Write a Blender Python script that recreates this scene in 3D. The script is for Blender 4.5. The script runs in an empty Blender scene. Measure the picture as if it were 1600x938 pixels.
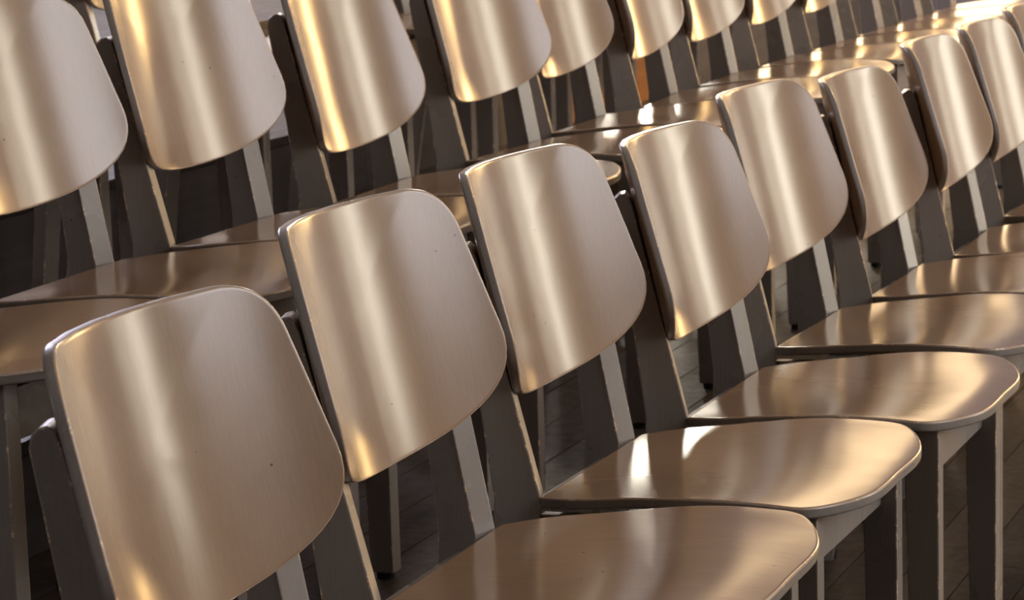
import bpy, bmesh, math, random
from mathutils import Vector, Matrix
random.seed(4)
scene = bpy.context.scene
COL = scene.collection
R = math.radians

# ------------------------------------------------------------------ camera
FPX = 4143.24                                   # focal length in pixels of a 1600 wide frame
CAM = Vector((1.0542, -1.5056, 1.1910))
yaw, pit, roll = -0.38479, -0.16981, -0.03479
F = Vector((math.sin(yaw)*math.cos(pit), math.cos(yaw)*math.cos(pit), math.sin(pit)))
RT = F.cross(Vector((0, 0, 1))).normalized(); UP = RT.cross(F)
R2 = RT*math.cos(roll) + UP*math.sin(roll); U2 = -RT*math.sin(roll) + UP*math.cos(roll)
cd = bpy.data.cameras.new('camera'); cam = bpy.data.objects.new('camera', cd); COL.objects.link(cam)
cam.matrix_world = Matrix(((R2.x, U2.x, -F.x, CAM.x), (R2.y, U2.y, -F.y, CAM.y), (R2.z, U2.z, -F.z, CAM.z), (0, 0, 0, 1)))
cd.sensor_fit = 'HORIZONTAL'; cd.sensor_width = 36; cd.lens = 36*FPX/1600
cd.clip_start = .05; cd.clip_end = 100
cd.dof.use_dof = True; cd.dof.focus_distance = 2.75; cd.dof.aperture_fstop = 20
scene.camera = cam

# ------------------------------------------------------------------ world, exposure
w = bpy.data.worlds.new('World'); scene.world = w; w.use_nodes = True
w.node_tree.nodes['Background'].inputs[0].default_value = (.62, .72, .95, 1)
w.node_tree.nodes['Background'].inputs[1].default_value = 1.0
vs = scene.view_settings
vs.view_transform = 'Standard'; vs.look = 'None'; vs.gamma = 1; vs.use_curve_mapping = False
vs.exposure = 0.3

COOL = (.98, .97, 1.0); WHITE = (1.0, .92, .76); LILAC = (.80, .78, 1.0); CREAM = (1.0, .69, .38); GOLD = (1.0, .62, .24); ORANGE = (1.0, .50, .16)
# daylight windows, plus an added fill pane in the front wall: (wall, centre along wall, width, z0, z1, colour, radiance)
WIN_RIGHT = [(.1, .9, 1.45, 4.4, COOL, 2.6), (2.7, 2.6, 1.45, 4.4, COOL, 5.0), (6.9, 1.3, .7, 3.9, WHITE, 10), (9.1, .6, .7, 3.9, WHITE, 10)]
WIN_END = [(-3.35, .6, .6, 3.2, WHITE, 45), (-2.0, 1.4, .5, 3.4, CREAM, 4.0), (1.15, .8, .7, 3.9, GOLD, 24)]
WIN_FRONT_FILL = [(-2.4, 2.4, 2.5, 4.2, COOL, 2.6)]  # unseen fill pane behind the camera, added to lift the shaded sides
WIN_LEFT = [(6.4, 1.8, 1.6, 3.8, LILAC, 13)]

# ------------------------------------------------------------------ helpers
def link(o, parent=None):
    COL.objects.link(o)
    if parent is not None: o.parent = parent
    return o
def meshobj(name, me, parent=None):
    return link(bpy.data.objects.new(name, me), parent)
def tag(o, label, cat, group=None):
    o['label'] = label; o['category'] = cat
    if group: o['group'] = group
    return o
def struct(o, label=None):
    o['kind'] = 'structure'
    if label: o['label'] = label
    return o
def bm_mesh(name, bm, mats, smooth=False):
    bm.normal_update()
    me = bpy.data.meshes.new(name); bm.to_mesh(me); bm.free()
    for m in mats: me.materials.append(m)
    if smooth: me.polygons.foreach_set('use_smooth', [True]*len(me.polygons))
    return me
def add_box(bm, x0, x1, y0, y1, z0, z1, mi=0):
    v = [bm.verts.new(p) for p in ((x0,y0,z0),(x1,y0,z0),(x1,y1,z0),(x0,y1,z0),(x0,y0,z1),(x1,y0,z1),(x1,y1,z1),(x0,y1,z1))]
    fs = [bm.faces.new([v[i] for i in q]) for q in ((0,3,2,1),(4,5,6,7),(0,1,5,4),(1,2,6,5),(2,3,7,6),(3,0,4,7))]
    for f in fs: f.material_index = mi
    return fs
def prism(poly, y0, y1):
    """poly: list of (x, z), extruded along y."""
    bm = bmesh.new()
    a = [bm.verts.new((x, y0, z)) for x, z in poly]; b = [bm.verts.new((x, y1, z)) for x, z in poly]
    bm.faces.new(a); bm.faces.new(b[::-1])
    n = len(poly)
    for i in range(n): bm.faces.new((a[i], b[i], b[(i+1) % n], a[(i+1) % n]))
    bmesh.ops.recalc_face_normals(bm, faces=bm.faces)
    return bm
def bevel(bm, off=.002, seg=2, mi=0, min_angle=20):
    es = [e for e in bm.edges if len(e.link_faces) == 2 and e.calc_face_angle() > R(min_angle)]
    bmesh.ops.bevel(bm, geom=es, offset=off, segments=seg, profile=.6, affect='EDGES', material=mi, clamp_overlap=True)
    return bm

# ------------------------------------------------------------------ materials
def mat(name):
    m = bpy.data.materials.new(name); m.use_nodes = True
    nt = m.node_tree; return m, nt, nt.nodes['Principled BSDF']
def node(nt, t, **kw):
    n = nt.nodes.new(t)
    for k, v in kw.items():
        if hasattr(n, k): setattr(n, k, v)
        else: n.inputs[k].default_value = v
    return n
def coords(nt, scale=(1, 1, 1)):
    tc = node(nt, 'ShaderNodeTexCoord'); oi = node(nt, 'ShaderNodeObjectInfo')
    mul = node(nt, 'ShaderNodeVectorMath', operation='SCALE'); mul.inputs[0].default_value = (17, 31, 23)
    nt.links.new(oi.outputs['Random'], mul.inputs['Scale'])
    add = node(nt, 'ShaderNodeVectorMath', operation='ADD')
    nt.links.new(tc.outputs['Object'], add.inputs[0]); nt.links.new(mul.outputs[0], add.inputs[1])
    mp = node(nt, 'ShaderNodeMapping'); mp.inputs['Scale'].default_value = scale
    nt.links.new(add.outputs[0], mp.inputs['Vector'])
    return mp.outputs[0]
def ramp(nt, src, stops):
    r = node(nt, 'ShaderNodeValToRGB'); e = r.color_ramp.elements
    while len(e) < len(stops): e.new(.5)
    for el, (p, c) in zip(e, stops): el.position = p; el.color = (*c, 1) if len(c) == 3 else c
    nt.links.new(src, r.inputs[0]); return r.outputs[0]
def mix(nt, fac, a, b, mode='MIX'):
    n = node(nt, 'ShaderNodeMix', data_type='RGBA', blend_type=mode)
    for s, i in ((fac, 0), (a, 6), (b, 7)):
        if hasattr(s, 'is_output'): nt.links.new(s, n.inputs[i])
        else: n.inputs[i].default_value = s if isinstance(s, (int, float)) else (*s, 1)
    return n.outputs[2]
def paint(name, base, rough, grain=(60, 4, 60), worn=0.0, spec=.5, coat=0.0):
    m, nt, b = mat(name)
    L = nt.links
    c1 = coords(nt, (6, 6, 6)); n1 = node(nt, 'ShaderNodeTexNoise', Scale=1.0, Detail=4.0); L.new(c1, n1.inputs['Vector'])
    dark = tuple(x*.82 for x in base); lite = tuple(min(1, x*1.18) for x in base)
    col = ramp(nt, n1.outputs[0], [(0, dark), (1, lite)])
    c2 = coords(nt, grain); n2 = node(nt, 'ShaderNodeTexNoise', Scale=6.0, Detail=3.0); L.new(c2, n2.inputs['Vector'])
    col = mix(nt, .06, col, ramp(nt, n2.outputs[0], [(.35, (.1, .08, .06)), (.65, (.8, .7, .6))]), 'OVERLAY')
    # small knocks: dark specks and short light scuffs
    c3 = coords(nt, (55, 38, 55)); v3 = node(nt, 'ShaderNodeTexVoronoi', Scale=1.0); L.new(c3, v3.inputs['Vector'])
    sp = ramp(nt, v3.outputs['Distance'], [(.06, (1, 1, 1)), (.09, (0, 0, 0))])
    sel = ramp(nt, v3.outputs['Color'], [(.80, (0, 0, 0)), (.82, (1, 1, 1))])
    col = mix(nt, mix(nt, 1.0, sp, sel, 'MULTIPLY'), col, (.05, .035, .03))
    if worn:
        c5 = coords(nt, (60, 60, 60)); n5 = node(nt, 'ShaderNodeTexNoise', Scale=1.0, Detail=6.0, Roughness=.7); L.new(c5, n5.inputs['Vector'])
        wf = ramp(nt, n5.outputs[0], [(.60-worn, (0, 0, 0)), (.66-worn, (1, 1, 1))])
        bare = ramp(nt, n2.outputs[0], [(.3, (.55, .28, .13)), (.6, (.85, .68, .50))])
        col = mix(nt, wf, col, bare)
    L.new(col, b.inputs['Base Color'])
    rr = ramp(nt, n1.outputs[0], [(0, (rough*.8,)*3), (1, (rough*1.2,)*3)])
    L.new(rr, b.inputs['Roughness'])
    b.inputs['Specular IOR Level'].default_value = spec
    b.inputs['Coat Weight'].default_value = coat; b.inputs['Coat Roughness'].default_value = rough*.9
    bp = node(nt, 'ShaderNodeBump', Strength=.04, Distance=.0005); L.new(n2.outputs[0], bp.inputs['Height'])
    c6 = coords(nt, (6, 14, 1.5)); n6 = node(nt, 'ShaderNodeTexNoise', Scale=1.0, Detail=1.0); L.new(c6, n6.inputs['Vector'])
    bp2 = node(nt, 'ShaderNodeBump', Strength=.12, Distance=.004); L.new(n6.outputs[0], bp2.inputs['Height'])
    L.new(bp.outputs[0], bp2.inputs['Normal']); L.new(bp2.outputs[0], b.inputs['Normal'])
    return m
TAUPE = (.335, .21, .122)
M = {}
M['back'] = paint('satin_taupe_paint_backrest', TAUPE, .24, grain=(30, 60, 3), coat=.5)
M['seat'] = paint('satin_taupe_paint_seat', TAUPE, .18, coat=.3, grain=(3, 60, 30))
M['leg'] = paint('satin_taupe_paint_frame', (.27, .232, .20), .28, grain=(60, 60, 3))
M['edge'] = paint('taupe_rim_glow_chipped_edge', (.48, .35, .25), .22, worn=.02)  # pale base paints in the rim glow; only the bare chips are wear
M['legedge'] = paint('taupe_paint_chipped_arris', (.30, .25, .21), .30, worn=.055)
m, nt, b = mat('black_rubber'); b.inputs['Base Color'].default_value = (.012, .011, .011, 1); b.inputs['Roughness'].default_value = .7; M['rubber'] = m
def board_mat(name, c0, c1, rough):
    m, nt, b = mat(name); L = nt.links
    v = coords(nt, (30, 1.6, 30)); n = node(nt, 'ShaderNodeTexNoise', Scale=1.0, Detail=6.0, Roughness=.65); L.new(v, n.inputs['Vector'])
    col = ramp(nt, n.outputs[0], [(.3, c0), (.7, c1)])
    oi = node(nt, 'ShaderNodeObjectInfo')
    col = mix(nt, 1.0, col, ramp(nt, oi.outputs['Random'], [(0, (.7, .7, .7)), (1, (1.15, 1.12, 1.1))]), 'MULTIPLY')
    v2 = coords(nt, (40, 40, 40)); n2 = node(nt, 'ShaderNodeTexNoise', Scale=1.0, Detail=5.0, Roughness=.8); L.new(v2, n2.inputs['Vector'])
    col = mix(nt, ramp(nt, n2.outputs[0], [(.70, (0, 0, 0)), (.78, (.5, .5, .5))]), col, (.25, .22, .2))
    L.new(col, b.inputs['Base Color'])
    L.new(ramp(nt, n2.outputs[0], [(.3, (rough*.8,)*3), (.7, (rough*1.3,)*3)]), b.inputs['Roughness'])
    b.inputs['Specular IOR Level'].default_value = .3
    bp = node(nt, 'ShaderNodeBump', Strength=.2, Distance=.001); L.new(n.outputs[0], bp.inputs['Height']); L.new(bp.outputs[0], b.inputs['Normal'])
    return m
M['board'] = board_mat('dark_varnished_floorboards', (.040, .027, .020), (.085, .060, .046), .46)
M['riser'] = board_mat('dark_riser_boards', (.055, .048, .05), (.095, .085, .09), .4)
M['orange'] = board_mat('orange_brown_board', (.32, .10, .012), (.50, .19, .03), .4)  # orange-brown tone for a single riser bay
M['gap'] = mat('dark_joint')[0]; M['gap'].node_tree.nodes['Principled BSDF'].inputs['Base Color'].default_value = (.008, .007, .006, 1)
def plaster(name, c):
    m, nt, b = mat(name); v = coords(nt, (2, 2, 2)); n = node(nt, 'ShaderNodeTexNoise', Scale=1.0, Detail=5.0); nt.links.new(v, n.inputs['Vector'])
    nt.links.new(ramp(nt, n.outputs[0], [(.3, tuple(x*.93 for x in c)), (.7, c)]), b.inputs['Base Color']); b.inputs['Roughness'].default_value = .8
    return m
M['wall'] = plaster('wall_plaster', (.28, .25, .22)); M['wall_dark'] = plaster('dark_panelled_wall', (.10, .085, .075)); M['lilac'] = plaster('lilac_grey_plaster', (.36, .34, .40)); M['ceil'] = plaster('ceiling_plaster', (.22, .20, .18))
M['frame'] = plaster('window_frame_paint', (.5, .48, .45))
def pane_mat(name, c, s):
    m, nt, b = mat(name); b.inputs['Base Color'].default_value = (.05, .05, .05, 1); b.inputs['Emission Color'].default_value = (*c, 1); b.inputs['Emission Strength'].default_value = s
    return m

# ------------------------------------------------------------------ tiers of the hall
BW = .0977
Z = [0, .2026, .370, .545, .72]
EDGE = [None, -.206, -1.00, -1.72, -2.44]        # x of each tier's nosing
XB = [-.033, -.3797, -1.06, -1.78, -2.5]         # one board joint of each tier
Y0, Y1 = -1.4, 10.0
XR, XL, YE, YN, ZC = 4.6, -4.6, 10.4, -4.2, 4.6
def board_mesh(wd, ln, th, m):
    bm = bmesh.new(); add_box(bm, -wd/2, wd/2, -ln/2, ln/2, -th, 0)
    return bm_mesh('floor_board', bm, [m])
_bc = {}
def board(parent, x0, x1, y0, y1, z, m, th=.02):
    k = (round(x1-x0, 4), round(y1-y0, 3), m)
    if k not in _bc: _bc[k] = board_mesh(x1-x0-.0026, y1-y0-.002, th, M[m])
    o = meshobj('floor_board', _bc[k], parent); o.location = ((x0+x1)/2, (y0+y1)/2, z); return o
LENS = [1.9, 2.4]
for k in range(5):
    xr = 1.63 if k == 0 else EDGE[k]
    xl = EDGE[k+1] if k < 4 else XL
    bm = bmesh.new()
    add_box(bm, xl, XR if k == 0 else xr-.006, YN if k == 0 else Y0, YE, Z[k]-.3, Z[k]-.012)
    base = struct(meshobj('floor', bm_mesh('floor', bm, [M['gap']])), ['dark varnished board floor in front of the front row', 'first raised board step under the second row of chairs', 'second raised board step under the third row', 'third raised board step behind the third row', 'top raised board step at the back'][k])
    # joints
    js = [xr]; n = math.floor((xr-XB[k])/BW); j = XB[k]+n*BW
    if xr-j < .02: j -= BW
    while j > xl+.015: js.append(j); j -= BW
    js.append(xl+.0)
    if k == 4: js = js[:9]
    for i in range(len(js)-1):
        y = Y0 - (i*.83 % 1.9); q = i % 2
        while y < Y1:
            L_ = LENS[q % 2]; q += 1
            board(base, js[i+1], js[i], y, y+L_, Z[k], 'board'); y += L_
    if k == 0:      # plain floor outside the seating
        bm = bmesh.new(); add_box(bm, 1.63, XR, YN, YE, -.012, 0); add_box(bm, EDGE[1], 1.63, YN, Y0-1.9, -.012, 0); meshobj('floor_border', bm_mesh('floor_border', bm, [M['board']]), base)
    if k:
        # riser boards, one per bay
        h = Z[k]-Z[k-1]; y = -1.6; q = 0
        while y < Y1:
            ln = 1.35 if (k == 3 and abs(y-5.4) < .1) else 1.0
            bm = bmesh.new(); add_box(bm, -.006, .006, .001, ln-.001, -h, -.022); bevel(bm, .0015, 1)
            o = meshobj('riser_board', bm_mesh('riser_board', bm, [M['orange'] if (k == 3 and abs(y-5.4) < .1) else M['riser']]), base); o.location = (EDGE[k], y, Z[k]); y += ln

# ------------------------------------------------------------------ room shell
def wall_with_openings(name, axis, pos, a0, a1, wins, m, out):
    """wall slab with real openings; axis 'x': wall plane at x=pos running along y."""
    bm = bmesh.new(); t0, t1 = (pos, pos+out*.25) if out > 0 else (pos+out*.25, pos)
    def bx(s0, s1, z0, z1):
        if axis == 'x': add_box(bm, t0, t1, s0, s1, z0, z1)
        else: add_box(bm, s0, s1, t0, t1, z0, z1)
    ws = sorted(wins, key=lambda q: q[0]); s = a0
    for c, wd, z0, z1, *_ in ws:
        bx(s, c-wd/2, -.3, ZC); bx(c-wd/2, c+wd/2, -.3, z0); bx(c-wd/2, c+wd/2, z1, ZC); s = c+wd/2
    bx(s, a1, -.3, ZC)
    return struct(meshobj(name, bm_mesh(name, bm, [m])))
wall_with_openings('wall_right', 'x', XR, YN, YE, WIN_RIGHT, M['wall'], 1)
wall_with_openings('wall_back', 'y', YE, XL, XR, WIN_END, M['lilac'], 1)
wall_with_openings('wall_left', 'x', XL, YN, YE, WIN_LEFT, M['lilac'], -1)
wall_with_openings('wall_front', 'y', YN, XL, XR, WIN_FRONT_FILL, M['wall_dark'], -1)
bm = bmesh.new(); add_box(bm, XL-.25, XR+.25, YN-.25, YE+.25, ZC, ZC+.2); struct(meshobj('ceiling', bm_mesh('ceiling', bm, [M['ceil']])))
nwin = 0
for axis, pos, wins in (('x', XR, WIN_RIGHT), ('y', YE, WIN_END), ('y', YN-.23, WIN_FRONT_FILL), ('x', XL-.23, WIN_LEFT)):
    for c, wd, z0, z1, colr, s in wins:
        nwin += 1
        bm = bmesh.new(); f = .05
        def bx(bm, a0, a1, zz0, zz1, d0, d1):
            if axis == 'x': add_box(bm, pos+d0, pos+d1, c+a0, c+a1, zz0, zz1)
            else: add_box(bm, c+a0, c+a1, pos+d0, pos+d1, zz0, zz1)
        h = wd/2
        bx(bm, -h, -h+f, z0, z1, .08, .15); bx(bm, h-f, h, z0, z1, .08, .15); bx(bm, -h+f, h-f, z0, z0+f, .08, .15); bx(bm, -h+f, h-f, z1-f, z1, .08, .15)
        zt = z0+(z1-z0)*.68; bx(bm, -h+f, h-f, zt-.025, zt+.025, .085, .145)
        fr = struct(meshobj('window_%d' % nwin, bm_mesh('window', bm, [M['frame']])))
        bm = bmesh.new(); bx(bm, -h+f, h-f, z0+f, z1-f, .112, .118)
        meshobj('window_pane', bm_mesh('window_pane', bm, [pane_mat('daylight_pane_%d' % nwin, colr, s)]), fr)  # the front wall's pane is added fill light

# ------------------------------------------------------------------ chair
SH, TAU, DS, HS, HF = .4518, .1036, .372, .147, .2275
HP, TH, PT = .1587, R(17), .035
HT, HB, TT, RC, REC, XBK, ZBK = .199, .2495, .2689, .380, .2309, -.0475, .5541
LX, LY = .3364, .1843
def bez(P, A, B, n):
    return [(1-t)**2*A + 2*t*(1-t)*P + t*t*B for t in [i/(n-1) for i in range(n)]]
def rounded(V, rr, n=10, sub=6):
    """closed outline through polygon V with rounded corners; rr = (r before, r after)."""
    out = []; m = len(V)
    arcs = []
    for i in range(m):
        P = Vector(V[i]); a = (Vector(V[i-1])-P).normalized(); c = (Vector(V[(i+1) % m])-P).normalized()
        arcs.append(bez(P, P+a*rr[i][0], P+c*rr[i][1], n))
    for i in range(m):
        out += arcs[i]
        e = arcs[i][-1]; g = arcs[(i+1) % m][0]
        out += [e.lerp(g, j/sub) for j in range(1, sub)]
    return out
def plate(name, outline, fmap, mats, centre, rings=9, thick=.011):
    """plywood plate: smooth front, rounded edge, back. fmap(p, depth) -> 3d."""
    N = len(outline); nor = []
    for i in range(N):
        t = (outline[(i+1) % N]-outline[i-1]).normalized(); nor.append(Vector((-t.y, t.x)))   # inward for ccw
    def ring(inset, depth): return [fmap(outline[i]+nor[i]*inset, depth) for i in range(N)]
    bm = bmesh.new(); loops = []
    def shrink(s, depth, inset=.004): return [fmap(centre+(outline[i]+nor[i]*inset-centre)*s, depth) for i in range(N)]
    for k in range(1, rings): loops.append((shrink(k/rings, 0), 0))
    T = thick
    for ins, d, mi in ((.0042, 0, 0), (.0021, 0.0, 0), (.0012, .0003, 1), (.0004, .0011, 1), (0, .0022, 1), (0, .0032, 2), (0, T-.0030, 2), (.0004, T-.0010, 2), (.0014, T, 2), (.0042, T, 0)):
        loops.append((ring(ins, d), mi))
    for k in range(rings-1, 0, -1): loops.append((shrink(k/rings, T), 0))
    vs = [[bm.verts.new(p) for p in l] for l, _ in loops]
    c0 = bm.verts.new(fmap(centre, 0)); c1 = bm.verts.new(fmap(centre, T))
    for i in range(N):
        j = (i+1) % N
        bm.faces.new((c0, vs[0][i], vs[0][j])); bm.faces.new((c1, vs[-1][j], vs[-1][i]))
        for k in range(len(vs)-1):
            f = bm.faces.new((vs[k][i], vs[k+1][i], vs[k+1][j], vs[k][j])); f.material_index = loops[k+1][1]
    bmesh.ops.recalc_face_normals(bm, faces=bm.faces)
    return bm_mesh(name, bm, mats, True)
# backrest: cylinder bent across, reclined
def fback(p, d):
    rr = RC+d; x = XBK+RC-rr*math.cos(p.x/RC); y = rr*math.sin(p.x/RC)
    return Vector((x-math.sin(REC)*p.y, y, ZBK+math.cos(REC)*p.y))
ol = rounded([(-HB, 0), (HB, 0), (HT, TT), (-HT, TT)], [(.107, .247), (.247, .107), (.0545, .0595), (.0595, .0545)], 16, 5)
ol = [Vector((p.x, p.y - (.0144 if p.y < TT/2 else .006)*(1-(p.x/HB)**2))) for p in ol]
ME_BACK = plate('backrest', ol, fback, [M['back'], M['edge'], M['leg']], Vector((0, TT/2)))
# seat: dished plywood
SEAT_HALF = [(0, .1793), (.05, .2028), (.12, .2118), (.20, .2281), (.28, .2351), (.335, .2242), (.3753, .125)]
SK, SY = .935, .008                               # the seats sit a little off centre on their frames
def catmull(pt, m=6):
    o = []
    for i in range(1, len(pt)-2):
        p0, p1, p2, p3 = pt[i-1:i+3]
        for j in range(m):
            t = j/m; o.append(.5*((2*p1)+(-p0+p2)*t+(2*p0-5*p1+4*p2-p3)*t*t+(-p0+3*p1-3*p2+p3)*t**3))
    o.append(pt[-2]); return o
hpt = [Vector((-.03, .15))]+[Vector((x, y)) for x, y in SEAT_HALF]+[Vector((.3793, 0)), Vector((.3753, -.125))]
hh = [Vector((p.x, p.y*SK)) for p in catmull(hpt)]
bk_ = [Vector((0, -hh[0].y+2*hh[0].y*j/16)) for j in range(1, 16)]
os_ = bk_[::-1] + [Vector((p.x, -p.y)) for p in hh] + hh[::-1][1:]
def seat_z(x):
    u = x/.39
    return SH+.0712*x+.0304*u*(1-u)-.0150*max(0, (u-.5)/.5)**2
def fseat(p, d):
    x, y = p
    u = max(0, min(1, x/.39)); v = min(1, abs(y)/.21)
    dish = -.008*(1-v*v)*max(0, math.sin(math.pi*min(1, u*1.12)))**.8
    return Vector((x, y+SY, seat_z(x)+dish-d))
ME_SEAT = plate('seat', os_, fseat, [M['seat'], M['edge'], M['leg']], Vector((.19, 0)), thick=.0125)
def back_leg(side):
    fx = lambda z: -.0605*(z-SH)/.263
    poly = [(-.070, .010), (-.045, .17), (-.004, .40), (0, SH-.012), (0, SH), (fx(.55), .55), (fx(.728), .728), (-.0685, .741), (-.074, .746), (-.081, .745), (-.088, .739), (-.091, .727), (-.069, .58), (-.054, SH), (-.056, .40), (-.078, .17), (-.102, .010)]
    bm = prism(poly, 0, PT*1.0); bevel(bm, .0022, 2, 1, 25)
    bm.transform(Matrix.Rotation(TH, 4, 'Z')); bm.transform(Matrix.Translation((0, -HP, 0)))
    if side > 0:
        bm.transform(Matrix.Scale(-1, 4, (0, 1, 0))); bmesh.ops.reverse_faces(bm, faces=bm.faces)
    return bm_mesh('back_leg', bm, [M['leg'], M['legedge']])
def front_leg(side):
    poly = [(LX-.002, .010), (LX, seat_z(LX)-.0130), (LX-.045, seat_z(LX-.045)-.0145), (LX-.036, .010)]
    bm = prism(poly, 0, .027); bevel(bm, .002, 2, 1, 25)
    bm.transform(Matrix.Translation((0, -LY, 0)))
    if side > 0:
        bm.transform(Matrix.Scale(-1, 4, (0, 1, 0))); bmesh.ops.reverse_faces(bm, faces=bm.faces)
    return bm_mesh('front_leg', bm, [M['leg'], M['legedge']])
def glide(x, y):
    bm = bmesh.new(); bmesh.ops.create_cone(bm, cap_ends=True, segments=14, radius1=.0125, radius2=.0135, depth=.012)
    bmesh.ops.translate(bm, verts=bm.verts, vec=(x, y, .006)); return bm_mesh('glide', bm, [M['rubber']])
ME_BL = {s: back_leg(s) for s in (-1, 1)}; ME_FL = {s: front_leg(s) for s in (-1, 1)}
ME_GF = {s: glide(LX-.019, s*(LY-.0135)) for s in (-1, 1)}; ME_GB = {s: glide(-.088, s*(HP-.034)) for s in (-1, 1)}
ztr = seat_z(LX)-.013
bm = bmesh.new(); add_box(bm, LX-.040, LX-.020, -LY+.025, LY-.025, ztr-.072, ztr-.016); bevel(bm, .0015, 1, 1); ME_FR = bm_mesh('front_rail', bm, [M['leg'], M['legedge']])
bm = bmesh.new(); add_box(bm, -.032, -.012, -HP+.03, HP-.03, SH-.075, SH-.02); bevel(bm, .0015, 1, 1); ME_BR = bm_mesh('back_rail', bm, [M['leg'], M['legedge']])
def side_rail(s):
    y0, y1 = s*(HP-.012), s*(LY-.008); x0, x1 = -.008, LX-.04; bm = bmesh.new()
    v = []
    for (x, y) in ((x0, y0), (x1, y1)):
        zt = SH+.055*x-.024; hgt = .045
        for dy in (0, -s*.018):
            for zz in (zt-hgt, zt): v.append(bm.verts.new((x, y+dy, zz)))
    for q in ((0,1,3,2),(4,6,7,5),(0,4,5,1),(2,3,7,6),(1,5,7,3),(0,2,6,4)): bm.faces.new([v[i] for i in q])
    bmesh.ops.recalc_face_normals(bm, faces=bm.faces); bevel(bm, .0015, 1, 1)
    return bm_mesh('side_rail', bm, [M['leg'], M['legedge']])
ME_SR = {s: side_rail(s) for s in (-1, 1)}
def chair(loc, rot, bshift, label, group):
    t = link(bpy.data.objects.new('wooden_chair', None)); t.empty_display_size = .1
    t.location = loc; t.rotation_euler = (0, 0, rot); tag(t, label, 'chair', group)
    meshobj('seat', ME_SEAT, t)
    bk = meshobj('backrest', ME_BACK, t); bk.location = (-math.sin(REC)*bshift, 0, math.cos(REC)*bshift)
    for s in (-1, 1):
        l = meshobj('back_leg', ME_BL[s], t); meshobj('glide', ME_GB[s], l)
        l = meshobj('front_leg', ME_FL[s], t); meshobj('glide', ME_GF[s], l)
        meshobj('side_rail', ME_SR[s], t)
    meshobj('front_rail', ME_FR, t); meshobj('back_rail', ME_BR, t)
    return t
P = .4652; RX, RY = -.7437, .9704
ORD = ['nearest', 'second', 'third', 'fourth', 'fifth', 'sixth', 'seventh', 'eighth', 'ninth', 'tenth', 'eleventh', 'twelfth', 'thirteenth']
#  index: dx, dy (mm), rotation (deg), backrest shift (mm)
A = {1: (-4, -7, .8, -7), 2: (-33, 20, .3, 16.5), 3: (-33, 15, -1.0, 12), 4: (-2, -5, -.4, -7), 5: (-19, 18, -1.9, 5), 6: (9, -1, -.2, -14), 7: (42, -27, 1.2, 7), 8: (36, -4, .1, 1), 9: (30, 0, .5, 4)}
AL = {1: 'nearest front-row chair, its big taupe backrest cut off by the lower edge', 9: 'last front-row chair, a sliver of backrest at the right edge'}
for n, (dx, dy, th, h) in A.items():
    chair((dx/1000, P*n+dy/1000, 0), R(th), h/1000, AL.get(n, 'taupe wooden chair, %s from the camera in the front row' % ORD[n-1]), 'chairs of the front row')
B = {0: (-36, 0, 0, 0), 1: (-27, -12, 1.3, 2), 2: (-19, -24, -.4, 4), 3: (11, -32, 1.5, -26), 4: (23, 38, -3, 0), 5: (4, 12, .9, 2), 6: (13, 11, 4.7, -3), 7: (-4, 15, 1.3, -3), 8: (0, 8, 1, 0), 9: (4, 3, .5, -4), 10: (0, 5, 1, 0), 11: (2, 0, .6, 3), 12: (0, 0, 0, 0)}
BL = {0: 'nearest second-row chair, only its seat and front leg in frame at left', 12: 'farthest second-row chair, its yellow-lit seat at the top right'}
for n, (dx, dy, th, h) in B.items():
    chair((RX+dx/1000, RY+P*n+dy/1000, Z[1]), R(th), h/1000, BL.get(n, 'taupe wooden chair, %s from the camera in the second row' % ORD[n]), 'chairs of the second row')
CY = [1.98, 2.44, 2.90, 3.48, 3.96, 4.43, 4.92, 5.40]
for i, y in enumerate(CY):
    chair((-1.45 + random.uniform(-.01, .01), y, Z[2]), R(random.uniform(-1.5, 1.5)), 0, 'mostly hidden chair, %s from the left in the third row' % (ORD[i] if i else 'first'), 'chairs of the third row')
